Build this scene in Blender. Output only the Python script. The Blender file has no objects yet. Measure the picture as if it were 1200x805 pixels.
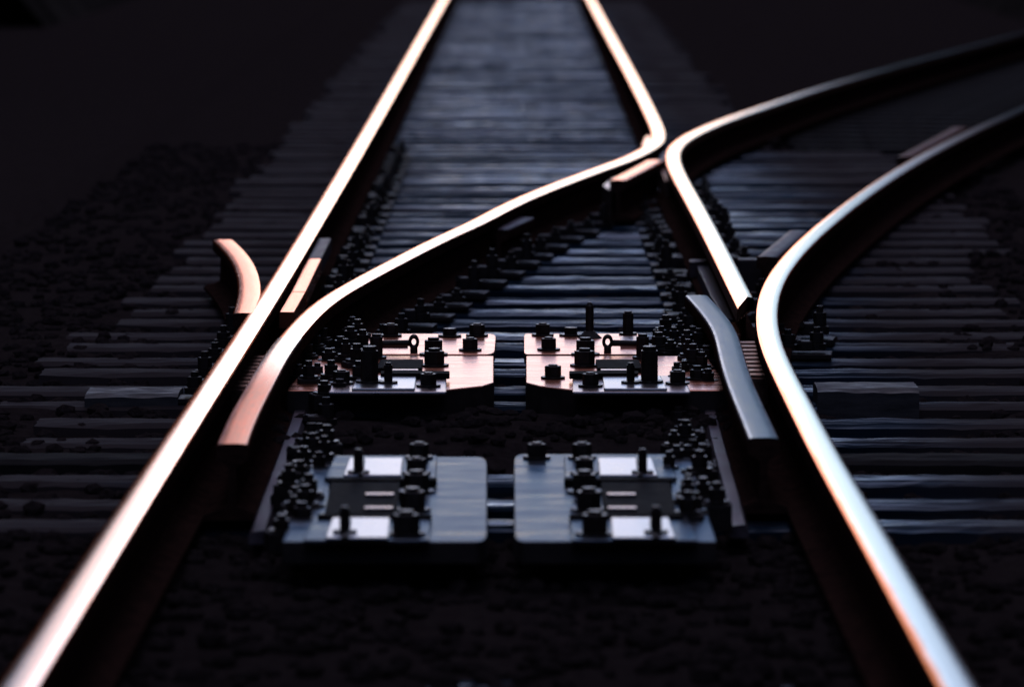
import bpy, bmesh, math, random
from mathutils import Vector, Matrix, noise
random.seed(7)
R = math.radians
scene = bpy.context.scene
COL = scene.collection

# ---------------------------------------------------------------- camera
F = 6000.0                      # focal length in pixels of the 1200 px wide photograph
CAM_H = 1.52
PITCH = math.atan(553.5 / F)
YAW = 13.0 / F
cam_d = bpy.data.cameras.new('camera')
cam = bpy.data.objects.new('camera', cam_d)
COL.objects.link(cam)
cam.location = (0, 0, CAM_H)
cam.rotation_euler = (math.pi / 2 - PITCH, 0, YAW)
cam_d.sensor_width = 36.0
cam_d.lens = F * 36.0 / 1200.0
cam_d.clip_start = 0.1
cam_d.clip_end = 5000
cam_d.dof.use_dof = True
cam_d.dof.focus_distance = 14.9
cam_d.dof.aperture_fstop = 3.8
cam_d.dof.aperture_blades = 9
scene.camera = cam
RM = cam.rotation_euler.to_matrix()


def P(px, py, z):
    """photograph pixel -> point on the level plane z"""
    d = RM @ Vector(((px - 600) / F, (402.5 - py) / F, -1))
    t = (z - CAM_H) / d.z
    return Vector((d.x * t, d.y * t, z))


# ---------------------------------------------------------------- materials
def mat(name):
    m = bpy.data.materials.new(name)
    m.use_nodes = True
    nt = m.node_tree
    return m, nt, nt.nodes['Principled BSDF']


def nd(nt, typ, **kw):
    n = nt.nodes.new(typ)
    for k, v in kw.items():
        if k in n.inputs:
            n.inputs[k].default_value = v
        else:
            setattr(n, k, v)
    return n


def ramp(nt, src, stops):
    r = nt.nodes.new('ShaderNodeValToRGB')
    el = r.color_ramp.elements
    while len(el) < len(stops):
        el.new(0.5)
    for e, (p, c) in zip(el, stops):
        e.position = p
        e.color = (*c, 1) if len(c) == 3 else c
    nt.links.new(src, r.inputs[0])
    return r


def coords(nt, scale, uv=False, rnd=True):
    tc = nt.nodes.new('ShaderNodeTexCoord')
    mp = nt.nodes.new('ShaderNodeMapping')
    mp.inputs['Scale'].default_value = scale
    nt.links.new(tc.outputs['UV' if uv else 'Object'], mp.inputs['Vector'])
    if rnd:
        oi = nt.nodes.new('ShaderNodeObjectInfo')
        cx = nt.nodes.new('ShaderNodeMath'); cx.operation = 'MULTIPLY'; cx.inputs[1].default_value = 37.0
        nt.links.new(oi.outputs['Random'], cx.inputs[0])
        nt.links.new(cx.outputs[0], mp.inputs['Location'])
    return mp.outputs[0]


def noise_n(nt, vec, scale, detail=6, rough=0.6):
    n = nd(nt, 'ShaderNodeTexNoise', Scale=scale, Detail=detail, Roughness=rough)
    nt.links.new(vec, n.inputs['Vector'])
    return n.outputs['Fac']


def bump(nt, b, src, strength, dist):
    bp = nd(nt, 'ShaderNodeBump', Strength=strength, Distance=dist)
    nt.links.new(src, bp.inputs['Height'])
    nt.links.new(bp.outputs[0], b.inputs['Normal'])


def steel(name, c0, c1, metal, r0, r1, vscale=(30, 30, 30), uv=False, bstr=0.3, bdist=0.001, nscale=1.0, spec=0.5, edge=None, low=.58, worn=None):
    m, nt, b = mat(name)
    v = coords(nt, vscale, uv)
    n = noise_n(nt, v, nscale, 8, 0.65)
    rp = ramp(nt, n, [(0.32, c0), (0.68, c1)])
    nt.links.new(rp.outputs[0], b.inputs['Base Color'])
    rr = nd(nt, 'ShaderNodeMapRange'); rr.inputs['From Min'].default_value = .3; rr.inputs['From Max'].default_value = .7
    rr.inputs['To Min'].default_value = r0; rr.inputs['To Max'].default_value = r1
    nt.links.new(n, rr.inputs['Value']); nt.links.new(rr.outputs[0], b.inputs['Roughness'])
    b.inputs['Metallic'].default_value = metal
    b.inputs['Specular IOR Level'].default_value = spec
    if edge:
        re_ = ramp(nt, n, [(0.30, tuple(low * k for k in edge)), (0.62, edge)])
        out = re_.outputs[0]
        if worn:                       # arrises rubbed bright: UV u is metres round the rail head
            tc = nt.nodes.new('ShaderNodeTexCoord'); sp = nt.nodes.new('ShaderNodeSeparateXYZ'); nt.links.new(tc.outputs['UV'], sp.inputs[0])
            d0 = nd(nt, 'ShaderNodeMath', operation='SUBTRACT'); nt.links.new(sp.outputs['X'], d0.inputs[0]); d0.inputs[1].default_value = .0755
            d1 = nd(nt, 'ShaderNodeMath', operation='ABSOLUTE'); nt.links.new(d0.outputs[0], d1.inputs[0])
            d2 = nd(nt, 'ShaderNodeMath', operation='MULTIPLY_ADD'); nt.links.new(n, d2.inputs[0]); d2.inputs[1].default_value = .012; nt.links.new(d1.outputs[0], d2.inputs[2])
            d3 = nd(nt, 'ShaderNodeMapRange', interpolation_type='SMOOTHSTEP'); nt.links.new(d2.outputs[0], d3.inputs['Value'])
            d3.inputs['From Min'].default_value = .031; d3.inputs['From Max'].default_value = .037
            mw = nt.nodes.new('ShaderNodeMix'); mw.data_type = 'RGBA'
            nt.links.new(d3.outputs[0], mw.inputs[0]); nt.links.new(out, mw.inputs[6]); mw.inputs[7].default_value = (*worn, 1)
            out = mw.outputs[2]
        nt.links.new(out, b.inputs['Specular Tint'])
    bump(nt, b, n, bstr, bdist)
    return m


M = {}
# running surface: bright, scratched along the rail (UV: u across in metres, v along in metres)
M['polished'] = steel('polished_running_steel', (.84, .70, .62), (.97, .82, .74), 1.0, .13, .20, (160, .8, 1), True, .05, .0004, edge=(1, 0.84, 0.76))
M['rusty_top'] = steel('rust_filmed_steel', (.46, .13, .085), (.92, .33, .20), .9, .26, .40, (70, 5, 1), True, .22, .0005, edge=(.92, .58, .44), low=.45, worn=(1, .86, .76))
M['grey_top'] = steel('dull_blue_steel', (.17, .21, .24), (.34, .38, .41), .85, .30, .44, (60, 7, 1), True, .25, .0005, edge=(.36, .40, .42), low=.5, worn=(.85, .82, .82))
M['orange_top'] = steel('orange_rust_steel', (.90, .27, .14), (1.0, .38, .20), .95, .19, .29, (60, 4, 1), True, .22, .0005, edge=(1, .62, .46), low=.6, worn=(1, .84, .7))
M['rusty_dull'] = steel('dull_rusty_steel', (.10, .045, .03), (.22, .10, .07), .6, .45, .65, (60, 5, 1), True, .2, .0005, edge=(.35, .15, .10))
M['rusty_side'] = steel('rusty_web_steel', (.020, .011, .010), (.055, .027, .021), .0, .6, .8, (25, 25, 60), spec=.0)
M['plate'] = steel('scuffed_plate_steel', (.42, .15, .10), (.95, .42, .27), .95, .20, .38, (4, 22, 30), False, .32, .0014, 1.2, edge=(1, .86, .77))  # warm tint stands in for low sky reflected in the rear plates
M['plate_near'] = steel('scuffed_blue_plate_steel', (.05, .055, .065), (.25, .255, .27), .92, .20, .52, (5, 16, 30), False, .5, .0030, 1.0, edge=(.34, .43, .52), low=.22)  # blue tint stands in for higher sky reflected in the front plates
M['window'] = steel('rubbed_bright_steel', (.26, .25, .25), (.42, .40, .40), .95, .24, .36, (6, 12, 30), False, .10, .0006, 2.0, edge=(.92, .90, .90))
M['clamp'] = steel('worn_clamp_steel', (.30, .26, .25), (.46, .40, .38), .95, .24, .36, (30, 6, 30), False, .10, .0006, edge=(.82, .72, .70))
M['dark'] = steel('dark_oily_steel', (.012, .010, .010), (.035, .026, .022), .35, .33, .55, (60, 60, 60), False, .25, .0008)
M['clip'] = steel('black_clip_steel', (.010, .008, .008), (.026, .018, .016), .1, .5, .7, (60, 60, 60), False, .25, .0008, spec=.3)
M['matte_black'] = steel('matte_black_steel', (.003, .003, .003), (.009, .008, .008), .0, .75, .9, (40, 40, 40), False, .3, .001, spec=.1)  # black for the clamp bars and for painted recess shade
M['block'] = steel('dark_cast_steel', (.016, .012, .012), (.04, .028, .026), .25, .5, .7, (18, 18, 18), False, .3, .0015)
M['filler'] = steel('rusty_filler_steel', (.16, .085, .06), (.34, .21, .16), .7, .3, .5, (40, 12, 40), False, .3, .001, edge=(0.7, 0.35, 0.25))
M['purple'] = steel('grey_foot_steel', (.10, .085, .10), (.22, .18, .20), .7, .36, .55, (30, 8, 30), False, .3, .001, edge=(.20, .19, .22))

# rust film left on the two edges of the running band
nt = M['polished'].node_tree; b = nt.nodes['Principled BSDF']
tc = nt.nodes.new('ShaderNodeTexCoord'); sp = nt.nodes.new('ShaderNodeSeparateXYZ'); nt.links.new(tc.outputs['UV'], sp.inputs[0])
wob = nd(nt, 'ShaderNodeTexNoise', Scale=1.0, Detail=5); mpp = nt.nodes.new('ShaderNodeMapping'); mpp.inputs['Scale'].default_value = (30, 3, 1)
nt.links.new(tc.outputs['UV'], mpp.inputs[0]); nt.links.new(mpp.outputs[0], wob.inputs['Vector'])
d0 = nd(nt, 'ShaderNodeMath', operation='SUBTRACT'); nt.links.new(sp.outputs['X'], d0.inputs[0]); d0.inputs[1].default_value = .0765
d1 = nd(nt, 'ShaderNodeMath', operation='ABSOLUTE'); nt.links.new(d0.outputs[0], d1.inputs[0])
d2 = nd(nt, 'ShaderNodeMath', operation='MULTIPLY_ADD'); nt.links.new(wob.outputs['Fac'], d2.inputs[0]); d2.inputs[1].default_value = .016; nt.links.new(d1.outputs[0], d2.inputs[2])
d3 = nd(nt, 'ShaderNodeMapRange', interpolation_type='SMOOTHSTEP'); nt.links.new(d2.outputs[0], d3.inputs['Value'])
d3.inputs['From Min'].default_value = .028; d3.inputs['From Max'].default_value = .042
mxx = nt.nodes.new('ShaderNodeMix'); mxx.data_type = 'RGBA'
nt.links.new(d3.outputs[0], mxx.inputs[0]); nt.links.new(b.inputs['Base Color'].links[0].from_socket, mxx.inputs[6]); mxx.inputs[7].default_value = (.62, .27, .15, 1)
nt.links.new(mxx.outputs[2], b.inputs['Base Color'])
mxt = nt.nodes.new('ShaderNodeMix'); mxt.data_type = 'RGBA'
nt.links.new(d3.outputs[0], mxt.inputs[0]); mxt.inputs[6].default_value = (1, .82, .70, 1); mxt.inputs[7].default_value = (.9, .36, .2, 1)
nt.links.new(mxt.outputs[2], b.inputs['Specular Tint'])


def reflection_fade(name, v0, v1):  # darkens the steel along the rail, a painted fading of its reflection
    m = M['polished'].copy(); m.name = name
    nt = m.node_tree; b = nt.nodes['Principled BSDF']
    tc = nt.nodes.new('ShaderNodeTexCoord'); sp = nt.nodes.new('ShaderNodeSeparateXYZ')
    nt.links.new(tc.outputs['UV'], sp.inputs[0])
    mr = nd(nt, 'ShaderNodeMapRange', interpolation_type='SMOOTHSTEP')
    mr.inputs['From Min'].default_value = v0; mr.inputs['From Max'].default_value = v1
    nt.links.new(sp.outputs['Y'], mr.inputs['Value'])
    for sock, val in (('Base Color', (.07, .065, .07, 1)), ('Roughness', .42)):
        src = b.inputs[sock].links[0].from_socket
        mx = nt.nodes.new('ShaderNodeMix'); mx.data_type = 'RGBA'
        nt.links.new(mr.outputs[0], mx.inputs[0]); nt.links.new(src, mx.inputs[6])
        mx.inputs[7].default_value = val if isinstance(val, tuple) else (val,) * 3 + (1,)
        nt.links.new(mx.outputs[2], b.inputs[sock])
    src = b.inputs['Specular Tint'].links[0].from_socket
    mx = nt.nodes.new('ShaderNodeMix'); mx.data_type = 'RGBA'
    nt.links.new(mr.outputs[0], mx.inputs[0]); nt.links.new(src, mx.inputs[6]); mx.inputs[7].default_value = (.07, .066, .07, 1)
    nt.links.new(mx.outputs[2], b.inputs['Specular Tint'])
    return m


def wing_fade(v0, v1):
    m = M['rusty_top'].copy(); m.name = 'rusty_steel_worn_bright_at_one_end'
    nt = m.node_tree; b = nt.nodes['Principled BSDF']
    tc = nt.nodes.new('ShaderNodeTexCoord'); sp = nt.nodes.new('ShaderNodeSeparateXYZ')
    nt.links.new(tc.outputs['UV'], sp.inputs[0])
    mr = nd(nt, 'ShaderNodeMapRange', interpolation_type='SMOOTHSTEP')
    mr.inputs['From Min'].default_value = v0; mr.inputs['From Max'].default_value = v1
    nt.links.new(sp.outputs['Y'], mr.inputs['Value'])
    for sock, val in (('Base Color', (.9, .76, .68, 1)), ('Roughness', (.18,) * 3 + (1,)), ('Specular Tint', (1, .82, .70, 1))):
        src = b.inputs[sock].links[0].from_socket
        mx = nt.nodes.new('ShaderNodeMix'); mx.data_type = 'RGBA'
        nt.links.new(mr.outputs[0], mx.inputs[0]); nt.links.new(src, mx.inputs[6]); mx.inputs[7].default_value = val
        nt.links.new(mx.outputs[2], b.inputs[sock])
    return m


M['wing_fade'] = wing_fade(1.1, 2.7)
M['polished_right'] = reflection_fade('running_steel_reflection_fade', 12.5, 25.0)
M['polished_point'] = reflection_fade('running_steel_reflection_fade', 9.5, 19.5)

# weathered timber: grain runs along x
m, nt, b = mat('weathered_timber')
v = coords(nt, (1.2, 34, 26)); n1 = noise_n(nt, v, 1.6, 10, .7)
v2 = coords(nt, (.8, 2.5, 2)); n2 = noise_n(nt, v2, 2.2, 5, .6)
mx = nd(nt, 'ShaderNodeMath', operation='MULTIPLY'); nt.links.new(n1, mx.inputs[0]); nt.links.new(n2, mx.inputs[1])
rp = ramp(nt, mx.outputs[0], [(.12, (.004, .0035, .0035)), (.25, (.013, .012, .013)), (.42, (.030, .029, .031))])
v3 = coords(nt, (.9, 30, 8)); n3 = noise_n(nt, v3, 1.5, 4, .6)
ck = ramp(nt, n3, [(.43, (0, 0, 0)), (.50, (1, 1, 1))])
mk = nd(nt, 'ShaderNodeMath', operation='MULTIPLY'); nt.links.new(mx.outputs[0], mk.inputs[0]); nt.links.new(ck.outputs[0], mk.inputs[1])
mx = mk
nt.links.new(mx.outputs[0], rp.inputs[0])
nt.links.new(rp.outputs[0], b.inputs['Base Color'])
rr = ramp(nt, mx.outputs[0], [(.14, (.94,) * 3), (.22, (.55,) * 3), (.33, (.27,) * 3)])
nt.links.new(rr.outputs[0], b.inputs['Roughness'])
b.inputs['Specular IOR Level'].default_value = 1.0
b.inputs['Specular Tint'].default_value = (.05, .48, 1.0, 1)  # blue put into the sheen in place of reflected sky colour
# ballast dust on the tie ends outside the rails, doubling as painted side shade
tc = nt.nodes.new('ShaderNodeTexCoord'); sp = nt.nodes.new('ShaderNodeSeparateXYZ'); nt.links.new(tc.outputs['Object'], sp.inputs[0])
ab = nd(nt, 'ShaderNodeMath', operation='ABSOLUTE'); nt.links.new(sp.outputs['X'], ab.inputs[0])
ad = nd(nt, 'ShaderNodeMath', operation='MULTIPLY_ADD'); nt.links.new(n2, ad.inputs[0]); ad.inputs[1].default_value = .30; nt.links.new(ab.outputs[0], ad.inputs[2])
du = nd(nt, 'ShaderNodeMapRange', interpolation_type='SMOOTHSTEP'); nt.links.new(ad.outputs[0], du.inputs['Value'])
du.inputs['From Min'].default_value = .37; du.inputs['From Max'].default_value = .53; du.inputs['To Max'].default_value = .88
for sock, src, val in (('Base Color', rp.outputs[0], (.062, .044, .040, 1)), ('Roughness', rr.outputs[0], (.92, .92, .92, 1))):
    mq = nt.nodes.new('ShaderNodeMix'); mq.data_type = 'RGBA'
    nt.links.new(du.outputs[0], mq.inputs[0]); nt.links.new(src, mq.inputs[6]); mq.inputs[7].default_value = val
    nt.links.new(mq.outputs[2], b.inputs[sock])
ms = nd(nt, 'ShaderNodeMapRange'); nt.links.new(du.outputs[0], ms.inputs['Value']); ms.inputs['To Min'].default_value = .8; ms.inputs['To Max'].default_value = .1
nt.links.new(ms.outputs[0], b.inputs['Specular IOR Level'])
bump(nt, b, n1, .5, .0028)
M['wood'] = m
M['old_timber'] = steel('old_timber', (.012, .011, .012), (.06, .056, .06), 0, .45, .85, (2.5, 30, 30), False, .5, .003, 1.5, spec=.6)
M['tarred'] = steel('tarred_timber', (.010, .009, .009), (.03, .026, .026), 0, .85, .95, (2, 30, 30), False, .4, .003, 1.5, spec=.1)
# ballast stones and bed
m, nt, b = mat('dark_ballast')
v = coords(nt, (1, 1, 1), rnd=False); n1 = noise_n(nt, v, 22, 8, .7)
rp = ramp(nt, n1, [(.35, (.034, .0255, .0255)), (.7, (.062, .047, .046))])
nt.links.new(rp.outputs[0], b.inputs['Base Color'])
b.inputs['Roughness'].default_value = .95
b.inputs['Specular IOR Level'].default_value = .0
bump(nt, b, n1, 1, .03)
M['ballast'] = m
m, nt, b = mat('dark_scrub')
v = coords(nt, (1, 1, 1), rnd=False); n1 = noise_n(nt, v, .5, 8, .7)
rp = ramp(nt, n1, [(.35, (.022, .019, .017)), (.7, (.062, .054, .048))])
nt.links.new(rp.outputs[0], b.inputs['Base Color'])
b.inputs['Roughness'].default_value = 1
b.inputs['Specular IOR Level'].default_value = 0
M['scrub'] = m


# ---------------------------------------------------------------- mesh helpers
class MB:
    def __init__(s):
        s.v, s.f, s.uv = [], [], []

    def add(s, vs, fs, uvs=None):
        o = len(s.v)
        s.v += [tuple(x) for x in vs]
        for i, f in enumerate(fs):
            s.f.append([o + k for k in f])
            s.uv.append(uvs[i] if uvs else [(0, 0)] * len(f))
        return s

    def prism(s, poly, z0, z1, ztop=None):
        """poly: counter-clockwise xy outline; z1 may be per-vertex list"""
        n = len(poly)
        zt = z1 if isinstance(z1, (list, tuple)) else [z1] * n
        zb = z0 if isinstance(z0, (list, tuple)) else [z0] * n
        vs = [(p[0], p[1], zb[i]) for i, p in enumerate(poly)] + [(p[0], p[1], zt[i]) for i, p in enumerate(poly)]
        fs = [list(range(n))[::-1], list(range(n, 2 * n))] + [[i, (i + 1) % n, n + (i + 1) % n, n + i] for i in range(n)]
        return s.add(vs, fs)

    def box(s, c, sz, rz=0):
        cx, cy, cz = c; a, b_, h = sz[0] / 2, sz[1] / 2, sz[2] / 2
        cs, sn = math.cos(rz), math.sin(rz)
        pl = [(cx + x * cs - y * sn, cy + x * sn + y * cs) for x, y in ((-a, -b_), (a, -b_), (a, b_), (-a, b_))]
        return s.prism(pl, cz - h, cz + h)

    def cyl(s, c, r, h, n=12, r2=None, ang=0.0):
        cx, cy, cz = c; r2 = r if r2 is None else r2
        vs = []
        for k, (rr_, z) in enumerate(((r, cz), (r2, cz + h))):
            for i in range(n):
                a = ang + 2 * math.pi * i / n
                vs.append((cx + rr_ * math.cos(a), cy + rr_ * math.sin(a), z))
        fs = [list(range(n))[::-1], list(range(n, 2 * n))] + [[i, (i + 1) % n, n + (i + 1) % n, n + i] for i in range(n)]
        return s.add(vs, fs)

    def tube(s, p0, p1, r, n=10):
        return s.sweep([p0, (Vector(p0) + Vector(p1)) / 2, p1], [(r * math.cos(2 * math.pi * i / n), r * math.sin(2 * math.pi * i / n)) for i in range(n)])

    def sweep(s, path, prof, cap=True, skew=None):
        """closed profile (offset to the right of travel, height) swept along a path"""
        path = [Vector(p) for p in path]
        n = len(prof); N = len(path)
        vs, fs, uvs = [], [], []
        L = 0; Ls = []
        per = [0]
        for i in range(n):
            a, b_ = prof[i], prof[(i + 1) % n]
            per.append(per[-1] + math.hypot(a[0] - b_[0], a[1] - b_[1]))
        for i, p in enumerate(path):
            t = path[min(i + 1, N - 1)] - path[max(i - 1, 0)]
            t.normalize()
            if abs(t.z) > .9:
                r_ = Vector((1, 0, 0)); u = r_.cross(t)
            else:
                r_ = Vector((t.y, -t.x, 0)).normalized(); u = r_.cross(t)
            if i: L += (p - path[i - 1]).length
            Ls.append(L)
            for (a, h) in prof:
                q = p + r_ * a + u * h
                if skew and i == skew[0]:
                    q += t * (skew[1] * a)
                vs.append(q)
        for i in range(N - 1):
            for k in range(n):
                k2 = (k + 1) % n
                fs.append([i * n + k, (i + 1) * n + k, (i + 1) * n + k2, i * n + k2])
                uvs.append([(per[k], Ls[i]), (per[k], Ls[i + 1]), (per[k + 1], Ls[i + 1]), (per[k + 1], Ls[i])])
        if cap:
            for base, fl in ((0, False), ((N - 1) * n, True)):
                f = [base + k for k in range(n)]
                fs.append(f[::-1] if fl else f); uvs.append([(0, 0)] * n)
        return s.add(vs, fs, uvs)

    def build(s, name, m, parent=None, bevel=0.0, smooth=False, seg=2, loc=None):
        me = bpy.data.meshes.new(name)
        me.from_pydata(s.v, [], s.f)
        ul = me.uv_layers.new(name='UVMap')
        k = 0
        for pu in s.uv:
            for u in pu:
                ul.data[k].uv = u; k += 1
        me.validate()
        bm = bmesh.new(); bm.from_mesh(me)
        bmesh.ops.recalc_face_normals(bm, faces=bm.faces)
        if bevel:
            ed = [e for e in bm.edges if len(e.link_faces) == 2 and e.calc_face_angle(0) > R(25)]
            bmesh.ops.bevel(bm, geom=ed, offset=bevel, segments=seg, profile=.6, affect='EDGES', clamp_overlap=True)
        bm.to_mesh(me); bm.free()
        if smooth:
            for p in me.polygons: p.use_smooth = True
            try: me.set_sharp_from_angle(angle=R(38))
            except Exception: pass
        me.materials.append(m)
        o = bpy.data.objects.new(name, me)
        COL.objects.link(o)
        if parent: o.parent = parent
        if loc: o.location = loc
        return o


def tag(o, label=None, cat=None, group=None, kind=None):
    if label: o['label'] = label
    if cat: o['category'] = cat
    if group: o['group'] = group
    if kind: o['kind'] = kind
    return o


def empty(name, loc, label, cat, group=None, rz=0):
    o = bpy.data.objects.new(name, None)
    o.empty_display_size = .05
    COL.objects.link(o); o.location = loc; o.rotation_euler.z = rz
    return tag(o, label, cat, group)


def kids(o): return [c for c in COL.objects if c.parent == o]


def copy_tree(o, parent=None, cache={}):
    c = o.copy(); COL.objects.link(c)
    if parent: c.parent = parent
    for ch in list(o.children): copy_tree(ch, c)
    return c


def smooth_path(pts, step=.12, win=.3, passes=3):
    """resample a coarse polyline and ease its corners"""
    pts = [Vector(p) for p in pts]
    out = []
    n = len(pts)
    for i in range(n - 1):
        p0 = pts[max(i - 1, 0)]; p1 = pts[i]; p2 = pts[i + 1]; p3 = pts[min(i + 2, n - 1)]
        m1 = (p2 - p0) * .5; m2 = (p3 - p1) * .5
        L = (p2 - p1).length
        l1 = (p2 - p0).length or 1; l2 = (p3 - p1).length or 1
        m1 = (p2 - p0) / l1 * L; m2 = (p3 - p1) / l2 * L
        k = max(2, int(L / step))
        for j in range(k):
            t = j / k; t2 = t * t; t3 = t2 * t
            out.append(p1 * (2 * t3 - 3 * t2 + 1) + m1 * (t3 - 2 * t2 + t) + p2 * (-2 * t3 + 3 * t2) + m2 * (t3 - t2))
    out.append(pts[-1])
    w = max(1, int(win / step))
    for _ in range(passes):
        nw = []
        for i in range(len(out)):
            k = min(w, i, len(out) - 1 - i)
            sm = Vector((0, 0, 0))
            for j in range(i - k, i + k + 1): sm += out[j]
            nw.append(sm / (2 * k + 1))
        out = nw
    return out


# ---------------------------------------------------------------- rails
ZR = .20       # top of rail
HEAD = [(-.035, -.040), (-.0355, -.012), (-.0343, -.0055), (-.0315, -.0018), (-.026, -.0005), (-.012, -.0001), (0, 0), (.012, -.0001),
        (.026, -.0005), (.0315, -.0018), (.0343, -.0055), (.0355, -.012), (.035, -.040)]
WEB = [(-.012, -.145), (-.009, -.12), (-.009, -.055), (-.030, -.0402), (.030, -.0402), (.009, -.055), (.009, -.12), (.012, -.145)]
FOOT = [(-.070, -.178), (-.070, -.167), (-.025, -.153), (-.012, -.1452), (.012, -.1452), (.025, -.153), (.070, -.167), (.070, -.178)]


FLAT = [(-.036, -.040), (-.0365, -.006), (-.0345, -.0022), (-.031, -.0006), (-.012, .0006), (.012, .0006), (.031, -.0006), (.0345, -.0022), (.0365, -.006), (.036, -.040)]


def rail(name, path, label, cat, top, side='rusty_side', group=None, skew=None, foot=True, head_side=None):
    o = path[0]
    root = empty(name, o, label, cat, group)
    loc = [p - o for p in path]
    mb = MB().sweep(loc, HEAD if top.startswith('polished') else FLAT, skew=skew)
    h = mb.build('rail_head', M[top], root, smooth=True)
    hs = M[head_side or side]
    h.data.materials.append(hs)
    for p in h.data.polygons:
        if p.normal.z < .35: p.material_index = 1
    MB().sweep(loc, WEB, skew=skew).build('rail_web', M[side], root, smooth=True)
    if foot: MB().sweep(loc, FOOT, skew=skew).build('rail_foot', M[side] if foot is True else M[foot], root, smooth=True)
    return root


def pxpath(pts, z=ZR): return [P(x, y, z) for x, y in pts]


def ext(path, y0=None, y1=None):
    """continue a path straight on beyond its ends"""
    p = list(path)
    if y0 is not None:
        d = p[0] - p[2]; p.insert(0, p[0] + d * ((y0 - p[0].y) / d.y))
    if y1 is not None:
        d = p[-1] - p[-3]; p.append(p[-1] + d * ((y1 - p[-1].y) / d.y))
    return p


left_pts = [(19, 805), (100, 678), (183, 550), (247, 452), (282, 400), (314, 351), (346, 298), (405, 200), (463, 100), (520, 0)]
p_left = smooth_path(ext(pxpath(left_pts), 5.0, 90), .25, 1.2, 4)
rail('running_rail', p_left, 'long straight running rail with bright polished top on the left of the track', 'rail', 'polished')

right_pts = [(1123, 803), (1082, 732), (1051, 677), (1016, 616), (981, 556), (951, 501), (934, 467), (917, 435), (903, 404), (898, 377),
             (898, 357), (908, 328), (925, 304), (951, 277), (999, 238), (1048, 204), (1098, 175), (1148, 150), (1200, 127)]
p_right = smooth_path(ext(pxpath(right_pts), 5.0, 50), .12, .45, 3)
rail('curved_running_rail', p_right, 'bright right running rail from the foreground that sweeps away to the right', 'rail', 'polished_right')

clos_pts = [(272, 520), (281, 495), (292, 474), (304, 452), (315, 432), (327, 411), (344, 390), (371, 361), (400, 341), (440, 319), (480, 298),
            (520, 278), (560, 260), (590, 244), (620, 230), (660, 214), (700, 199), (736, 186), (760, 174), (770, 167), (772, 159), (769, 147),
            (746, 100), (719, 50), (692, 0)]
p_clos = smooth_path(ext(pxpath(clos_pts), None, 90), .12, .24, 2)
# the near 2.6 m of it carries no wheels and has rusted: a wing of its own
cut = min(range(len(p_clos)), key=lambda i: abs(p_clos[i].y - P(338, 397, ZR).y))
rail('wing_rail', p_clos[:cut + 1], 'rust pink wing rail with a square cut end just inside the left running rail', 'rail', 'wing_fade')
rail('closure_rail', p_clos[cut:], 'bright closure rail crossing from the pink wing rail to the frog, then bending up', 'rail', 'polished')

point_pts = [(872, 352), (841, 290), (817, 244), (797, 208), (789, 190), (789, 176), (803, 162), (844, 143), (899, 124), (953, 106), (1000, 92), (1080, 70), (1150, 52)]
p_point = smooth_path(ext(pxpath(point_pts), None, 52), .12, .36, 3)
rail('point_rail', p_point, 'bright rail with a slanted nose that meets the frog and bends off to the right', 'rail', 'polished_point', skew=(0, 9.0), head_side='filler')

rw_pts = [(816, 346), (826, 356), (837, 369), (846, 381), (851, 391), (855, 408), (862, 434), (871, 458), (882, 483), (895, 513)]
p_rw = smooth_path(pxpath(rw_pts[::-1]), .08, .24, 2)
rail('wing_rail', p_rw, 'dull blue grey wing rail with a flared far end just inside the right running rail', 'rail', 'grey_top')

lo_pts = [(287, 367), (291, 352), (293, 335), (287, 312), (275, 294), (261, 281)]
p_lo = smooth_path(pxpath(lo_pts), .08, .24, 2)
rail('flared_rail', p_lo, 'short curved rust orange rail flaring away outside the left running rail', 'rail', 'orange_top')

# ---------------------------------------------------------------- small rail-side steelwork
def slab(name, poly_px, z0, z1, m, label, cat, bevel=.003, parent=None, group=None):
    pl = [P(x, y, z1) for x, y in poly_px]
    c = sum((Vector((p.x, p.y, 0)) for p in pl), Vector()) / len(pl)
    q = [(p.x - c.x, p.y - c.y) for p in pl]
    a = sum(q[i][0] * q[(i + 1) % len(q)][1] - q[(i + 1) % len(q)][0] * q[i][1] for i in range(len(q)))
    if a < 0: q = q[::-1]
    o = MB().prism(q, z0, z1).build(name, m, parent, bevel=bevel)
    o.location = c if parent is None else c - parent.location
    if parent is None: tag(o, label, cat, group)
    else: o.location.z = 0 - parent.location.z
    return o


gl = [(336, 366), (350, 342), (369, 303), (381, 279)]
gp = pxpath(gl, .17)
BAR = [(-.024, -.05), (-.024, -.003), (-.021, 0), (.021, 0), (.024, -.003), (.024, -.05)]
for a, b_, mm, lab in ((0, 1, 'orange_top', 'short orange rusted guard bar nearest the fork of the left running and closure rails'),
                       (1, 2, 'orange_top', 'middle length of orange rusted guard bar beside the left running rail'),
                       (2, 3, 'purple', 'far grey violet length of guard bar beside the left running rail')):
    d = (gp[b_] - gp[a]).normalized() * .012
    pa = [gp[a] + d, (gp[a] + gp[b_]) / 2, gp[b_] - d]
    o = MB().sweep([p - pa[0] for p in pa], BAR).build('guard_bar', M[mm], None, smooth=True)
    o.location = pa[0]
    tag(o, lab, 'guard bar', 'guard bars inside the left rail')

# guard rails of the diverging track
def guard(path_px, top, label, zz=ZR):
    p = smooth_path(pxpath(path_px, zz), .2, .2, 1)
    return rail('guard_rail', p, label, 'guard rail', top, 'rusty_side', 'guard rails of the diverging track')


guard([(899, 301), (917, 286), (936, 270)], 'purple', 'short blue grey guard rail beside the near curve of the right rail')
guard([(1060, 184), (1092, 167), (1125, 149)], 'rusty_dull', 'short dim rusty guard rail far out beside the right curve')
guard([(584, 269), (600, 262), (616, 255)], 'purple', 'stub of blue grey guard rail below the closure rail', .15)
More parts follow.
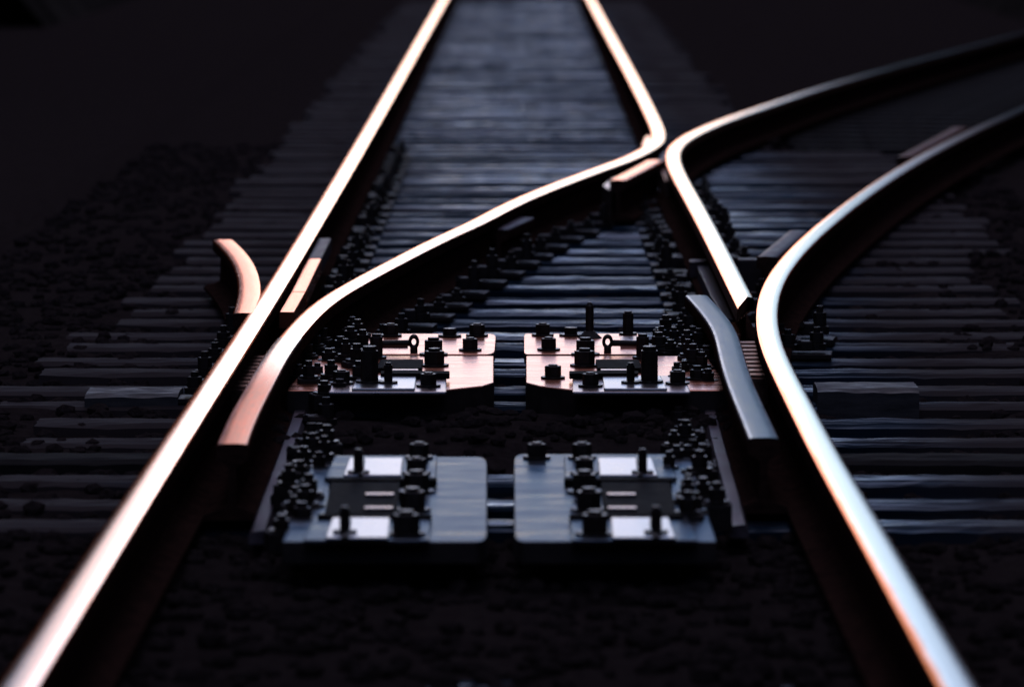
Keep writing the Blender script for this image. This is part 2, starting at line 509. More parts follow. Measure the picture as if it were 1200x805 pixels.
# frog fittings
p = smooth_path(pxpath([(724, 211), (746, 200), (768, 188)], ZR), .2, .2, 1)
rail('frog_wing', p, 'rust pink wing bar below the closure rail at the frog', 'rail', 'orange_top')
slab('frog_block', [(714, 222), (726, 212), (719, 207), (706, 217)], .02, .17, M['clamp'], 'bluish steel end block at the near end of the pink frog bar', 'steel block', .01)
slab('frog_spacer', [(772, 190), (784, 186), (782, 176), (773, 180)], .02, .16, M['purple'], 'blue grey spacer block in the throat of the frog', 'steel block', .01)
slab('throat_plate', [(774, 196), (782, 196), (786, 212), (779, 212)], .02, .12, M['filler'], 'small red rusted plate just below the frog throat', 'steel plate', .005)
slab('check_block', [(757, 160), (764, 160), (762, 172), (752, 172)], .02, .17, M['orange_top'], 'small rust pink block tucked inside the bend of the closure rail', 'steel block', .005)
# ribbed fillers between running rail and wing rails
def filler(quad_px, z, n, label):
    a, b_, c, d = [P(x, y, z) for x, y in quad_px]      # far left, far right, near right, near left
    O = (a + b_ + c + d) / 4
    mb = MB().prism([(q.x - O.x, q.y - O.y) for q in (d, c, b_, a)], .03, z - .008)
    for i in range(n):
        t0, t1 = (i + .12) / n, (i + .62) / n
        q = [d.lerp(a, t0), c.lerp(b_, t0), c.lerp(b_, t1), d.lerp(a, t1)]
        mb.prism([(v_.x - O.x, v_.y - O.y) for v_ in q], z - .012, z)
    o = mb.build('filler_block', M['filler'], None, bevel=.002)
    o.location = (O.x, O.y, 0)
    return tag(o, label, 'filler block', 'ribbed filler blocks')


filler([(298, 415), (313, 415), (288, 453), (270, 453)], .13, 9, 'ribbed rusty filler block between the left running rail and the pink wing rail')
filler([(866, 398), (884, 398), (901, 440), (878, 440)], .13, 9, 'ribbed dark filler block between the grey wing rail and the right running rail')
# foot plate left of the point rail, its red lug and small bar
slab('foot_plate', [(817, 312), (830, 310), (868, 376), (849, 372), (833, 347), (829, 338)], .03, .085, M['purple'], 'violet grey foot plate along the left side of the slanted point rail', 'steel plate', .004)
slab('red_lug', [(853, 378), (864, 377), (870, 390), (858, 390)], .03, .10, M['orange_top'], 'small red rusted lug at the near end of the violet foot plate', 'lug', .006)
slab('tie_bar', [(808, 307), (828, 306), (828, 304), (808, 304)], .04, .10, M['purple'], 'thin grey strap end sticking out left of the point rail', 'strap')
slab('distance_block', [(865, 304.5), (896, 304.5), (896, 302), (864, 302)], .0, .16, M['block'], 'dark square distance block between the point rail and the near guard rail', 'steel block', .006)

# ---------------------------------------------------------------- bolts
def bolt_proto(r, h, shank, sr, wr, loc=(0, 0, -50)):
    b_ = MB().cyl((0, 0, .002), sr, h + shank, 12).build('bolt', M['dark'], None, bevel=.0015)
    MB().cyl((0, 0, .006), r, h, 6, ang=.3).build('nut', M['dark'], b_, bevel=.002)
    MB().cyl((0, 0, 0), wr, .006, 18).build('washer', M['dark'], b_, bevel=.001)
    b_.location = loc
    return b_


used = set()
protos = {}
def bolt(parent, px, py, z, kind='std', rz=None, w=None):
    """px,py = where the washer meets the plate (photograph), z = height it stands on"""
    spec = {'std': (.024, .030, .008, .013, .034), 'flat': (.022, .020, .0, .013, .036), 'tall': (.019, .05, .016, .014, .03),
            'thin': (.0125, .045, .010, .009, .026), 'big': (.030, .038, .012, .017, .042), 'post': (.026, .082, .016, .019, .038), 'stub': (.019, .058, .012, .014, .03), 'column': (.017, .060, .010, .012, .028)}[kind]
    if kind not in protos:
        o = bolt_proto(*spec); protos[kind] = o
    else:
        o = copy_tree(protos[kind])
    q = P(px, py, z) if px is not None else py
    o.parent = parent
    o.location = q - parent.location
    o.rotation_euler.z = random.uniform(0, 6) if rz is None else rz
    return o


# ---------------------------------------------------------------- the steel bridge plates
def plate_outline(pts_px, z):
    pl = [P(x, y, z) for x, y in pts_px]
    return pl


def make_plate(label, outline_px, z, thick, m='plate', near_drop=None, bevel=.006):
    pl = plate_outline(outline_px, z)
    O = Vector((sum(p.x for p in pl) / len(pl), sum(p.y for p in pl) / len(pl), z))
    root = empty('bridge_plate', O, label, 'steel plate', 'steel bridge plates between the wing rails')
    q = [(p.x - O.x, p.y - O.y) for p in pl]
    a = sum(q[i][0] * q[(i + 1) % len(q)][1] - q[(i + 1) % len(q)][0] * q[i][1] for i in range(len(q)))
    zt = [0.0] * len(q)
    if near_drop:
        for i, dz in near_drop.items(): zt[i] = -dz
    if a < 0: q = q[::-1]; zt = zt[::-1]
    pb = MB().prism(q, -thick, zt).build('plate_body', M[m], root, bevel=bevel, seg=3)
    pb.data.materials.append(M['block'])
    for p in pb.data.polygons:
        if p.normal.z < .6: p.material_index = 1  # darker steel on the side faces puts their shade into the colour
    return root


def on_plate(root, name, poly_px, z0, z1, m, bevel=.003):
    return slab(name, poly_px, z0, z1, M[m], None, None, bevel, parent=root)


def round_corner(pts, which, rx, ry, n=5):
    """round corner number `which` of a pixel outline by an elliptic arc of rx, ry pixels"""
    out = []
    N = len(pts)
    for i, p in enumerate(pts):
        if i not in which: out.append(p); continue
        a, c = pts[i - 1], pts[(i + 1) % N]
        def go(q):
            dx, dy = q[0] - p[0], q[1] - p[1]
            k = 1 / max(abs(dx) / rx, abs(dy) / ry, 1e-6)
            return (p[0] + dx * min(k, .5), p[1] + dy * min(k, .5))
        s_, e_ = go(a), go(c)
        for j in range(n + 1):
            t = j / n
            out.append(((1 - t) ** 2 * s_[0] + 2 * t * (1 - t) * p[0] + t * t * e_[0], (1 - t) ** 2 * s_[1] + 2 * t * (1 - t) * p[1] + t * t * e_[1]))
    return out


def mirror(pts, ax): return [(2 * ax - x, y) for x, y in pts]


def hook(root, px, py, z, sgn, L):
    """rod ending in an upright eye, lying across the plate"""
    q = P(px, py, z) - root.location
    mb = MB()
    mb.tube((q.x + sgn * .010, q.y, q.z + .028), (q.x + sgn * L, q.y + .02, q.z + .024), .0095)
    mb.build('rod', M['dark'], root, smooth=True)
    n = 20
    pts = [(q.x + .0155 * math.cos(2 * math.pi * i / n), q.y - .004, q.z + .042 + .024 * math.sin(2 * math.pi * i / n)) for i in range(n + 1)]
    e = MB()
    prof = [(.0075 * math.cos(2 * math.pi * i / 8), .0085 * math.sin(2 * math.pi * i / 8)) for i in range(8)]
    # ring built explicitly (major circle in x-z, minor circle around it)
    V, Fc = [], []
    for i in range(n):
        A = 2 * math.pi * i / n
        for j in range(8):
            B = 2 * math.pi * j / 8
            rr_ = 1 + .42 * math.cos(B)
            V.append((q.x + .0115 * rr_ * math.cos(A), q.y - .004 + .009 * math.sin(B), q.z + .032 + .016 * rr_ * math.sin(A)))
    for i in range(n):
        for j in range(8):
            Fc.append([i * 8 + j, ((i + 1) % n) * 8 + j, ((i + 1) % n) * 8 + (j + 1) % 8, i * 8 + (j + 1) % 8])
    e.add(V, Fc)
    e.cyl((q.x, q.y, q.z), .011, .018, 10)
    e.build('eye', M['dark'], root, smooth=True)


ZU, ZL, ZF = .105, .105, .10
# rear pair, upper plates
ol = round_corner([(430, 415), (430, 391), (582, 391), (580, 415)], [2, 3], 9, 5)
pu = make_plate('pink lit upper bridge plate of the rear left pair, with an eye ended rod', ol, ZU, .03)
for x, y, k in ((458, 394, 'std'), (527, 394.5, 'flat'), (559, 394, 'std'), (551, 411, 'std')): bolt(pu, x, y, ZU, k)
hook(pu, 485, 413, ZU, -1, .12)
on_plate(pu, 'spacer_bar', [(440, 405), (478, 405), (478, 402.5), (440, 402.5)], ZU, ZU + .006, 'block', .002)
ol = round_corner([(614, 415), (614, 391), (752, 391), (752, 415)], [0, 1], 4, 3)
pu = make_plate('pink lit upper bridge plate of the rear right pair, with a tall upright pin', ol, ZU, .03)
for x, y, k in ((636, 393.5, 'std'), (669, 393.5, 'flat'), (643, 410.5, 'std'), (736, 392, 'column')): bolt(pu, x, y, ZU, k)
hook(pu, 712, 413, ZU, 1, .10)
q = P(691, 396, ZU) - pu.location
pin = MB().cyl((0, 0, .012), .0125, .085, 14).build('pin', M['dark'], pu, smooth=True)
pin.location = q
MB().cyl((0, 0, 0), .038, .022, 18, .014).build('pin_collar', M['dark'], pin, smooth=True)
MB().cyl((0, 0, .097), .0125, .012, 14, .006).build('pin_tip', M['dark'], pin, smooth=True)
on_plate(pu, 'shim', [(727, 403), (747, 403), (747, 394), (727, 394)], ZU, ZU + .012, 'clamp', .002)


def lower_plate(side):
    L = side < 0
    if L:
        X = lambda x: x
        lab = 'broad lower bridge plate of the rear left pair with chamfered near corner and clamp bar'
        ol = [(335, 457), (368, 417), (579, 417), (579, 448), (566, 452), (520, 457)]
    else:
        X = lambda x: 1194 - x            # the right plate is the left one turned over
        lab = 'broad lower bridge plate of the rear right pair with chamfered near corner and clamp bar'
        ol = [(858, 457), (828, 417), (616, 417), (616, 448), (632, 452), (674, 457)]
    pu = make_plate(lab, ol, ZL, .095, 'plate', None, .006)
    S = lambda pts: [(X(x), y) for x, y in pts]
    z1 = ZL + .010; z2 = z1 + .008
    on_plate(pu, 'clamp_plate', S([(385, 459), (392, 440), (523, 440), (523, 459)]), ZL, z1, 'clamp', .003)
    on_plate(pu, 'clamp_plate', S([(412, 455), (420, 440), (488, 440), (486, 455)]), z1, z2, 'window', .003)
    on_plate(pu, 'recess_shade_block', S([(440, 431), (446, 421), (496, 421), (494, 431)]), ZL, ZL + .014, 'matte_black', .003)  # black block painted in where the plate has a shaded opening
    on_plate(pu, 'edge_strip', S([(455, 433.6), (455, 432.2), (490, 432.2), (490, 433.6)]), ZL + .012, ZL + .026, 'clamp', .001)
    on_plate(pu, 'clamp_bar', S([(446, 437.5), (446, 434.5), (527, 434.5), (527, 437.5)]), z1, z1 + .016, 'matte_black', .003)
    a, b_ = (508, 416) , (509, 429)
    bolt(pu, X(a[0]), a[1], ZL, 'big'); bolt(pu, X(b_[0]), b_[1], ZL, 'big')
    bolt(pu, X(502), 453, z1, 'std')
    bolt(pu, X(455), 449, z2, 'thin')
    bolt(pu, X(433), 448, z2, 'post')
    bolt(pu, X(441), 420, ZL, 'stub')
    bolt(pu, X(400), 450, z1, 'std')
    if not L:
        bolt(pu, 648, 443.5, ZL, 'std')
    return pu


lower_plate(-1); lower_plate(1)


def front_plate(side):
    L = side < 0
    if L:
        X = lambda x: x; Y = lambda y: y
        lab = 'scuffed blue grey bridge plate nearest the camera, left of the centre gap'
        ol = round_corner([(330, 634), (368, 535), (571, 535), (571, 634)], [2, 3], 12, 9)
    else:
        X = lambda x: 1173 - x
        lab = 'scuffed blue grey bridge plate nearest the camera, right of the centre gap'
        ol = round_corner([(840, 634), (808, 532), (602, 532), (603, 634)], [2, 3], 10, 9)
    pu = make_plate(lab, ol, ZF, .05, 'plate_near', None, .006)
    S = lambda pts: [(X(x), y) for x, y in pts]
    z1 = ZF + .010; z2 = z1 + .008
    # far and near clamp sets
    on_plate(pu, 'clamp_plate', S([(380, 559), (392, 533.5), (512, 533.5), (511, 559)]), ZF, z1, 'plate_near', .003)
    on_plate(pu, 'clamp_plate', S([(402, 556), (409, 536), (472, 536), (470, 556)]), z1, z2, 'window', .003)
    on_plate(pu, 'clamp_plate', S([(355, 632), (368, 604), (505, 604), (503, 632)]), ZF, z1, 'plate_near', .003)
    on_plate(pu, 'clamp_plate', S([(381, 629), (389, 606), (457, 606), (455, 629)]), z1, z2, 'window', .003)
    on_plate(pu, 'recess_shade_block', S([(380, 601), (388, 562), (469, 562), (465, 601)]), ZF, ZF + .014, 'matte_black', .003)  # black block for the dark recess, its shade put into the colour
    on_plate(pu, 'edge_strip', S([(428, 579), (428, 577), (462, 577), (461, 579)]), ZF + .012, ZF + .02, 'clamp', .001)
    on_plate(pu, 'edge_strip', S([(427, 595), (427, 593), (461, 593), (460, 595)]), ZF + .012, ZF + .02, 'clamp', .001)
    on_plate(pu, 'clamp_bar', S([(385, 562), (385, 559.5), (512, 559.5), (512, 562)]), ZF, ZF + .018, 'matte_black', .003)
    on_plate(pu, 'clamp_bar', S([(372, 604), (372, 601.5), (506, 601.5), (506, 604)]), ZF, ZF + .018, 'matte_black', .003)
    for x, y, z, k in ((491, 537, z1, 'std'), (488, 555, z1, 'std'), (488, 577, ZF, 'big'), (483, 598, ZF, 'big'), (476, 626, z1, 'big'),
                       (420, 554, z2, 'thin'), (404, 624, z2, 'thin')):
        bolt(pu, X(x), y, z, k)
    # dark oily lug beside each thin bolt
    on_plate(pu, 'lug', S([(419, 555), (421, 536), (428, 536), (426, 555)]), z2, z2 + .006, 'dark', .002)
    on_plate(pu, 'lug', S([(400, 628), (404, 607), (412, 607), (408, 628)]), z2, z2 + .006, 'dark', .002)
    if not L: bolt(pu, 629, 537, ZF, 'std')
    return pu


front_plate(-1); front_plate(1)

# ---------------------------------------------------------------- timber ties
def tie_mesh(seed, w, h, ln=2.7):
    rnd = random.Random(seed)
    nx, ny = 60, 7
    V, Fc = [], []
    off = rnd.uniform(0, 100)
    def top(i, j):
        x = i / nx; y = j / ny - .5
        X0 = x; x = x * ln / 2.7
        e = abs(y) * 2
        z = -.010 * e ** 6 + .005 * noise.noise(Vector((x * 9 + off, y * 14, 0))) + .004 * noise.noise(Vector((x * 40 + off, y * 30, 3)))
        if e > .8: z -= .006 * max(0, noise.noise(Vector((x * 30 + off, y * 3, 7))))
        dy = .006 * noise.noise(Vector((x * 25 + off, y, 9))) * e
        dx = (.012 * noise.noise(Vector((y * 9, off, 2)))) * (1 if i == nx else -1 if i == 0 else 0)
        return (X0 - .5 + dx * .4, y * w + dy, z)
    for i in range(nx + 1):
        for j in range(ny + 1): V.append(top(i, j))
    n0 = len(V)
    for i in range(nx + 1):
        for j in (0, ny):
            t = top(i, j); V.append((t[0], t[1], -h))
    g = lambda i, j: i * (ny + 1) + j
    bt = lambda i, s: n0 + i * 2 + s
    for i in range(nx):
        for j in range(ny): Fc.append([g(i, j), g(i + 1, j), g(i + 1, j + 1), g(i, j + 1)])
        Fc.append([bt(i, 0), bt(i + 1, 0), g(i + 1, 0), g(i, 0)])
        Fc.append([g(i, ny), g(i + 1, ny), bt(i + 1, 1), bt(i, 1)])
        Fc.append([bt(i, 1), bt(i + 1, 1), bt(i + 1, 0), bt(i, 0)])
    for i in (0, nx):
        Fc.append([g(i, j) for j in range(ny + 1)] + [bt(i, 1), bt(i, 0)])
    mb = MB(); mb.add(V, Fc)
    o = mb.build('timber_tie', M['wood'], None)
    return o


tie_protos = [tie_mesh(s, .18 + .02 * (s % 3), .15) for s in range(6)]
first_used = [False] * 6


def tie(xl, xr, y, z, label, group, rz=0.0):
    k = random.randrange(6)
    if not first_used[k]:
        o = tie_protos[k]; first_used[k] = True
    else:
        o = tie_protos[k].copy(); COL.objects.link(o)
    o.location = ((xl + xr) / 2, y, z); o.scale = (xr - xl, 1, 1); o.rotation_euler.z = rz
    return tag(o, label, 'railway tie', group)


ORD = ['first', 'second', 'third', 'fourth', 'fifth', 'sixth', 'seventh', 'eighth', 'ninth', 'tenth', 'eleventh', 'twelfth', 'thirteenth', 'fourteenth', 'fifteenth', 'sixteenth', 'seventeenth', 'eighteenth', 'nineteenth', 'twentieth']
y = 9.62
cnt = {}
TIES = []
while y < 60:
    zt = random.uniform(-.008, .004)
    if 10 < y < 11.9: y += .455; continue
    if y < 11.0:
        lab, g = 'dark timber tie sunk in black ballast in front of the nearer steel plates', 'sunken ties in the foreground'
        zt -= .016
    elif y < 13.0:
        lab, g = 'dark timber tie under the nearer pair of steel plates', 'ties under the nearer plates'
    elif y < 16.4:
        lab, g = 'weathered timber tie under the rear pairs of steel plates', 'ties under the rear plates'
    elif y < 23.8:
        k = cnt.get('m', 0); cnt['m'] = k + 1
        lab, g = '%s bluish weathered tie beyond the rear plates, counting towards the frog' % ORD[min(k, 19)], 'ties between the rear plates and the frog'
    else:
        lab, g = 'blurred weathered tie in the stretch of track beyond the frog', 'ties beyond the frog'
    xl = -1.36 + random.uniform(-.07, .05)
    if 14.3 < y < 16.9: xl -= random.uniform(.05, .22)
    if y < 14: xr = 1.75
    elif y < 20.5: xr = 1.72
    elif y < 28: xr = 1.98
    else: xr = 1.36
    xr += random.uniform(-.06, .06)
    tie(xl, xr, y, zt, lab, g, random.uniform(-.006, .006))
    if y < 10: FRONT = COL.objects[-1]
    TIES.append((y, xl, xr))
    y += .455 + random.uniform(-.02, .02)
# ties of the diverging track beyond the frog
tar = FRONT.data.copy(); tar.materials[0] = M['tarred']; FRONT.data = tar
y = 28.3
while y < 46:
    cx = 2.05 + (y - 28.3) * .19
    o = tie(max(1.5, cx - 1.2), cx + 1.2, y, -.004, 'dim tie of the track that curves off to the right beyond the frog', 'ties of the diverging track', -.16)
    o.data = tar
    y += .55
# two raised timbers with square ends
def raised_timber(pxl, pxr, pfar, pnear, z, label):
    a, b_, c, d = P(pxl, pnear, z), P(pxr, pnear, z), P(pxr, pfar, z), P(pxl, pfar, z)
    O = (a + b_ + c + d) / 4
    w = (d - a).length
    o = tie_mesh(int(pxl), w, z + .05, b_.x - a.x)
    o.name = 'raised_timber'; o.data.materials[0] = M['old_timber']
    o.location = (O.x, O.y, z); o.scale = (b_.x - a.x, 1, 1)
    tag(o, label, 'timber')


raised_timber(103, 212, 452, 462, .03, 'raised timber block with a splintered end, outside the left running rail')
raised_timber(955, 1074, 446, 456, .05, 'raised square ended timber block outside the right running rail')

# ---------------------------------------------------------------- rail fastenings
def make_clip(tall):
    root = empty('rail_clip', (0, 0, -60), 'x', 'rail clip')
    MB().box((-.02, 0, .008), (.14, .13, .016)).build('base_plate', M['clip'], root, bevel=.003)
    lug = MB().box((-.005, 0, .038), (.05, .06, .030)).build('clamp_lug', M['clip'], root, bevel=.005)
    MB().tube((.012, -.045, .044), (.012, .045, .050), .008).build('spring', M['clip'], lug, smooth=True)
    h = .034 if tall else .018
    b_ = MB().cyl((-.042, 0, .025), .0115, .036 + h, 10).build('bolt', M['clip'], root, bevel=.001)
    MB().cyl((-.042, 0, .045), .022, h, 6).build('nut', M['clip'], b_, bevel=.002)
    MB().cyl((-.042, 0, .025), .03, .02, 14).build('washer', M['clip'], b_, bevel=.001)
    return root


clip_protos = [make_clip(False), make_clip(True)]
clip_first = [False, False]


def clip(x, y, z, rz, tall, label, group):
    k = int(tall)
    if not clip_first[k]: o = clip_protos[k]; clip_first[k] = True
    else: o = copy_tree(clip_protos[k])
    o.location = (x, y, z); o.rotation_euler.z = rz; o.scale = (1, 1, random.uniform(.75, 1.5))
    tag(o, label, 'rail clip', group)


def at_y(path, y):
    for i in range(len(path) - 1):
        if (path[i].y - y) * (path[i + 1].y - y) <= 0 and path[i].y != path[i + 1].y:
            t = (y - path[i].y) / (path[i + 1].y - path[i].y)
            d = (path[i + 1] - path[i])
            return path[i].lerp(path[i + 1], t), math.atan2(d.y, d.x) - math.pi / 2
    return None


def clips(path, y0, y1, sides, what, extra=0, spacing=None):
    ys = [t for t, _, _ in TIES if y0 <= t <= y1]
    if spacing:
        ys = []; t = y0
        while t < y1: ys.append(t); t += spacing
    for t in ys:
        r_ = at_y(path, t)
        if not r_: continue
        p_, a = r_
        if p_.y < t - 1: continue
        for s in sides:
            lab = 'dark bolted rail clip on the %s of the %s' % ('left side' if s < 0 else 'right side', what)
            d = .105 * s
            clip(p_.x + d * math.cos(a), t + d * math.sin(a) + random.uniform(-.01, .01), .002, a + (0 if s < 0 else math.pi) + random.uniform(-.05, .05),
                 random.random() < .6, lab, 'clips on the %s of the %s' % ('left' if s < 0 else 'right', what))


clips(p_left, 14.4, 16.6, (-1,), 'left running rail')
clips(p_left, 14.8, 27, (1,), 'left running rail')
clips(p_right, 15.6, 16.5, (1,), 'right running rail')
clips(p_clos[cut:], 14.9, 24, (1,), 'closure rail')
clips(p_clos[cut:], 16.4, 23, (-1,), 'closure rail')
clips(p_point, 15.6, 24, (-1, 1), 'point rail')
clips(p_clos[:cut + 1], 11.9, 14.6, (1,), 'pink wing rail', spacing=.45)
clips(p_rw, 12.0, 15.9, (-1,), 'grey wing rail', spacing=.45)

# dense clusters of clamp bolts that hold the wing rails to the plates
def make_cluster_bolt():
    root = empty('clamp_bolt', (0, 0, -70), 'x', 'clamp bolt')
    MB().box((0, 0, .03), (.075, .06, .06)).build('seat_block', M['clip'], root, bevel=.006)
    b_ = MB().cyl((0, 0, .06), .012, .045, 10).build('bolt', M['dark'], root, bevel=.0015)
    MB().cyl((0, 0, .066), .021, .026, 6, ang=.2).build('nut', M['dark'], b_, bevel=.002)
    MB().cyl((0, 0, .06), .032, .006, 14).build('washer', M['dark'], b_, bevel=.001)
    return root


cb = make_cluster_bolt(); cb_first = False
def cluster(pts, z, label, group):
    global cb_first
    for (x, y) in pts:
        if not cb_first: o = cb; cb_first = True
        else: o = copy_tree(cb)
        q = P(x, y, z + .10)
        o.location = (q.x, q.y, z); o.rotation_euler.z = random.uniform(-.5, .5)
        sc = random.uniform(.72, 1.05); o.scale = (sc, sc, random.uniform(.75, 1.15))
        tag(o, label, 'clamp bolt', group)


cl = [(377, 383), (399, 391), (413, 367), (419, 377), (411, 382), (425, 392), (368, 389), (360, 400), (385, 402), (405, 404), (372, 417),
      (388, 424), (398, 436), (362, 428), (380, 438), (418, 410), (350, 420), (421, 428)]
cluster(cl, .055, 'dark clamp bolt in the crowded row between the left wing rail and the rear plates', 'clamp bolts left of the rear plates')
cr = [(780, 371), (790, 377), (775, 379), (797, 372), (812, 380), (772, 389), (786, 390), (805, 391), (820, 385), (828, 398), (802, 414),
      (812, 411), (822, 412), (793, 424), (817, 424), (792, 433), (830, 425), (806, 402)]
cluster(cr, .055, 'dark clamp bolt in the crowded row between the rear plates and the right wing rail', 'clamp bolts right of the rear plates')
cl2 = [(383, 500), (366, 505), (380, 518), (374, 524), (356, 520), (352, 538), (362, 560), (346, 566), (358, 571), (344, 579), (330, 594), (354, 582), (338, 548)]
cluster(cl2, .045, 'dark clamp bolt beside the nearer left plate under the pink wing rail', 'clamp bolts left of the nearer plates')
cr2 = [(790, 497), (803, 492), (793, 515), (806, 513), (784, 526), (820, 532), (806, 558), (824, 556), (806, 566), (824, 562), (815, 578), (806, 584), (840, 570)]
cluster(cr2, .045, 'dark clamp bolt beside the nearer right plate under the grey wing rail', 'clamp bolts right of the nearer plates')

# long sole strips under the wing rails (sloping tops catch the sky)
def sole(pts, wd, z0, z1, lab):
    p = smooth_path([P(x, y, z1) for x, y in pts], .1, .2, 2)
    prof = [(-wd / 2, z0 - z1), (-wd / 2, -.012), (-wd * .3, 0), (wd * .3, 0), (wd / 2, -.012), (wd / 2, z0 - z1)]
    mb = MB().sweep([q - p[0] for q in p], prof)
    mb.v = [(x, y, z + .0035 * noise.noise(Vector((x * 40, y * 6, 0)))) for x, y, z in mb.v]
    o = mb.build('sole_strip', M['purple'], None, smooth=True)
    o.location = p[0]
    tag(o, lab, 'steel strip', 'sole strips along the wing rails')


sole([(303, 622), (313, 590), (326, 555), (340, 515), (352, 480), (357, 462)], .045, .02, .05, 'bluish steel sole strip along the inner side of the pink wing rail')
sole([(866, 615), (858, 580), (847, 540), (838, 505), (831, 478), (829, 460)], .045, .02, .05, 'violet grey steel sole strip along the inner side of the right wing rail')

# ---------------------------------------------------------------- setting
def grid_obj(name, xs, ys, fz, m):
    V = [(x, y, fz(x, y)) for y in ys for x in xs]
    nx = len(xs)
    Fc = [[j * nx + i, j * nx + i + 1, (j + 1) * nx + i + 1, (j + 1) * nx + i] for j in range(len(ys) - 1) for i in range(nx - 1)]
    mb = MB(); mb.add(V, Fc)
    return mb.build(name, m, None, smooth=True)


g = MB().add([(-1500, -300, -.16), (1500, -300, -.16), (1500, 3000, -.16), (-1500, 3000, -.16)], [[0, 1, 2, 3]]).build('ground', M['ballast'])
tag(g, None, None, None, 'structure')


def bed_z(x, y):
    z = -.05 + .018 * noise.noise(Vector((x * 5, y * 5, 0))) + .012 * noise.noise(Vector((x * 17, y * 17, 4)))
    if y < 12.0: z += .035 * min(1, (12.0 - y) / .6)
    if 13.0 < y < 14.2 and -.66 < x < .58: z += .085 * min(1, (y - 13.0) / .25, (14.2 - y) / .2)
    o = max(0, abs(x - .1) - .95)
    if o > 0 and y < 24: z += min(1, o * 2.5) * (.018 + .035 * noise.noise(Vector((x * 1.7, y * 2.1, 11))))
    e = abs(x - .3 - max(0, (y - 18)) * .05) - 2.4 - max(0, (y - 18)) * .05
    if e > 0: z -= min(.14, e * .3)
    return max(z, -.155)


xs = [-4 + i * .07 for i in range(129)]
ys = [4 + i * .08 for i in range(340)] + [31.2 + i * .4 for i in range(100)]
tag(grid_obj('ballast_bed', xs, ys, bed_z, M['ballast']), None, None, None, 'structure')

# loose stones
ico = bmesh.new(); bmesh.ops.create_icosphere(ico, subdivisions=1, radius=1)
IV = [v_.co.copy() for v_ in ico.verts]; IF = [[v_.index for v_ in f.verts] for f in ico.faces]; ico.free()
mb = MB(); V = []; Fc = []
for i in range(13000):
    y = 7.2 + (random.random() ** 1.5) * 22
    x = random.uniform(-2.1, 2.4)
    r_ = random.uniform(.016, .034)
    rot = Matrix.Rotation(random.uniform(0, 6), 3, 'Z') @ Matrix.Rotation(random.uniform(0, 6), 3, 'X')
    o_ = len(V); z = bed_z(x, y) + r_ * .25
    sc = Vector((r_ * random.uniform(.8, 1.3), r_ * random.uniform(.7, 1.1), r_ * random.uniform(.5, .85)))
    for v_ in IV:
        q = rot @ (v_ * random.uniform(.82, 1.1)); V.append((x + q.x * sc.x, y + q.y * sc.y, z + q.z * sc.z))
    Fc += [[o_ + k for k in f] for f in IF]
me = bpy.data.meshes.new('ballast_stones'); me.from_pydata(V, [], Fc); me.materials.append(M['ballast'])
st = bpy.data.objects.new('ballast_stones', me); COL.objects.link(st)
tag(st, 'loose dark ballast stones around the ties', 'ballast', None, 'stuff')

# unseen wooded banks added to block the low sky beside the line
def blocker_bank(sgn, x0, hh, gr):
    def fz(u, y):
        t = min(1, u / 5.0)
        z = hh * t * t * (3 - 2 * t)
        z *= 1 + .25 * noise.noise(Vector((u * .08, y * .03, sgn)))
        z += (1.2 * noise.noise(Vector((u * .4, y * .25, 5))) + .6 * noise.noise(Vector((u, y * .6, 8)))) * t
        return z - .3
    us = [i * 1.0 for i in range(60)] + [60, 80, 120, 200]
    yy = [55 + i * 2.0 for i in range(140)]
    V = [(sgn * (x0 + u + gr * (y_ - 60)), y_, fz(u, y_)) for y_ in yy for u in us]
    nx = len(us)
    Fc = [[j * nx + i, j * nx + i + 1, (j + 1) * nx + i + 1, (j + 1) * nx + i] for j in range(len(yy) - 1) for i in range(nx - 1)]
    mb = MB(); mb.add(V, Fc)
    o = mb.build('sky_blocker', M['scrub'], None, smooth=True)
    tag(o, None, None, None, 'structure')


blocker_bank(1, 5.5, 14, .012); blocker_bank(-1, 5.0, 13, .0)


def blocker_ring():  # unseen ring around and behind the camera, added to block skylight
    na, nr = 140, 26
    V = []
    for i in range(na + 1):
        a = R(22) + (R(338) - R(22)) * i / na          # clockwise from the line ahead
        for j in range(nr + 1):
            r_ = 14 + j * 1.6
            t = min(1, j / 4.0)
            x, y = r_ * math.sin(a), 12 + r_ * math.cos(a) * 1.5
            z = 11 * t * t * (3 - 2 * t) * (1 + .25 * noise.noise(Vector((x * .12, y * .12, 2)))) + t * 1.2 * noise.noise(Vector((x * .6, y * .6, 5))) - .3
            V.append((x, y, z))
    Fc = [[i * (nr + 1) + j, (i + 1) * (nr + 1) + j, (i + 1) * (nr + 1) + j + 1, i * (nr + 1) + j + 1] for i in range(na) for j in range(nr)]
    tag(MB().add(V, Fc).build('sky_blocker', M['scrub'], None, smooth=True), None, None, None, 'structure')


blocker_ring()

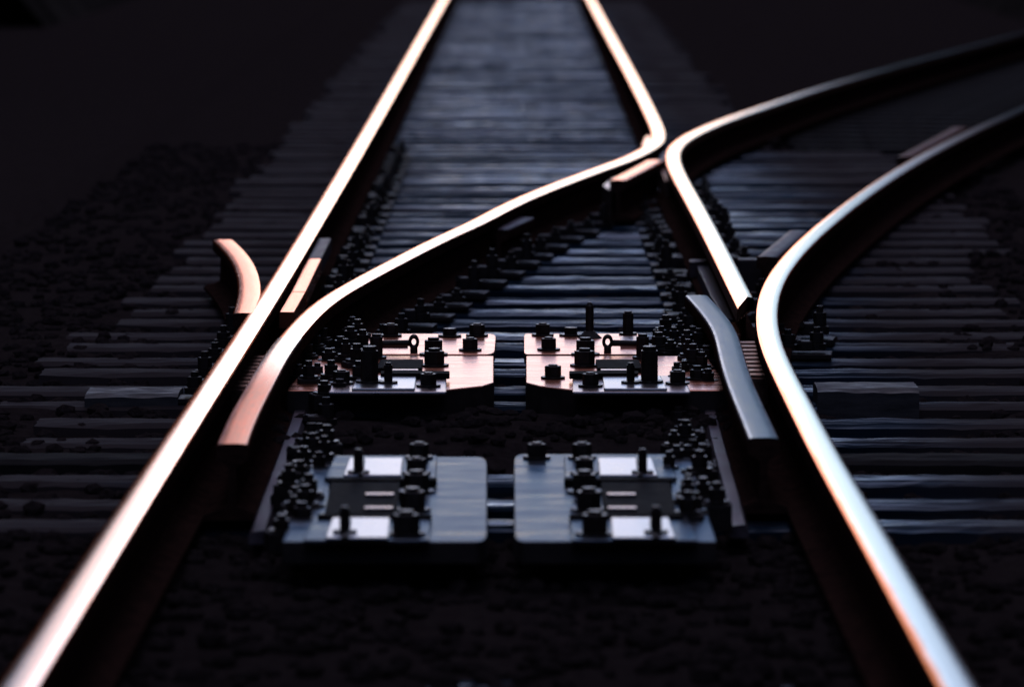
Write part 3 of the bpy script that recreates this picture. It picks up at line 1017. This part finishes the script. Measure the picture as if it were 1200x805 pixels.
# ---------------------------------------------------------------- light
SUN_EL, SUN_AZ = R(5), R(-2.6)
w = bpy.data.worlds.new('World'); scene.world = w; w.use_nodes = True
nt = w.node_tree; bg = nt.nodes['Background']
sk = nt.nodes.new('ShaderNodeTexSky'); sk.sky_type = 'NISHITA'; sk.sun_disc = False
sk.sun_elevation = SUN_EL; sk.sun_rotation = SUN_AZ
mx = nt.nodes.new('ShaderNodeMix'); mx.data_type = 'RGBA'; mx.blend_type = 'MULTIPLY'; mx.inputs[0].default_value = 1
nt.links.new(sk.outputs[0], mx.inputs[6]); mx.inputs[7].default_value = (.48, .84, 2.6, 1)
tc = nt.nodes.new('ShaderNodeTexCoord'); sx = nt.nodes.new('ShaderNodeSeparateXYZ')
nt.links.new(tc.outputs['Generated'], sx.inputs[0])
band = ramp(nt, sx.outputs['Z'], [(.0, (.085, .020, .012)), (.03, (.14, .038, .022)), (.05, (.29, .125, .08)), (.07, (.66, .80, .84)), (.10, (.62, .93, 1.10)), (.19, (.62, .93, 1.10)), (.45, (2.6, 1.8, 1.0)), (.8, (22.0, 8.4, 2.8))])
ab = nt.nodes.new('ShaderNodeMath'); ab.operation = 'ABSOLUTE'; nt.links.new(sx.outputs['X'], ab.inputs[0])
side = ramp(nt, ab.outputs[0], [(.0, (1, 1, 1)), (.035, (.92, .92, .92)), (.07, (.70, .70, .70)), (.12, (.28, .28, .28)), (.3, (.13, .13, .13)), (1, (.10, .10, .10))])
m3 = nt.nodes.new('ShaderNodeMix'); m3.data_type = 'RGBA'; m3.blend_type = 'MULTIPLY'; m3.inputs[0].default_value = 1
nt.links.new(mx.outputs[2], m3.inputs[6]); nt.links.new(side.outputs[0], m3.inputs[7])
m2 = nt.nodes.new('ShaderNodeMix'); m2.data_type = 'RGBA'; m2.blend_type = 'MULTIPLY'; m2.inputs[0].default_value = 1
nt.links.new(m3.outputs[2], m2.inputs[6]); nt.links.new(band.outputs[0], m2.inputs[7])
nt.links.new(m2.outputs[2], bg.inputs['Color'])
bg.inputs['Strength'].default_value = .15
ld = bpy.data.lights.new('sun', 'SUN'); ld.energy = .07; ld.angle = R(11); ld.color = (1, .62, .42)
lo = bpy.data.objects.new('sun', ld); COL.objects.link(lo)
lo.rotation_euler = (-(math.pi / 2 - SUN_EL), 0, -SUN_AZ)

scene.view_settings.view_transform = 'Standard'
scene.view_settings.look = 'None'
scene.view_settings.exposure = 0
scene.view_settings.gamma = 1
scene.render.engine = 'CYCLES'
scene.cycles.use_denoising = True
scene.cycles.max_bounces = 6
scene.cycles.sample_clamp_indirect = 4

# prototypes that were never placed
for o in list(COL.objects):
    if o.parent is None and o.location.z < -40:
        for c in list(o.children_recursive): bpy.data.objects.remove(c)
        bpy.data.objects.remove(o)
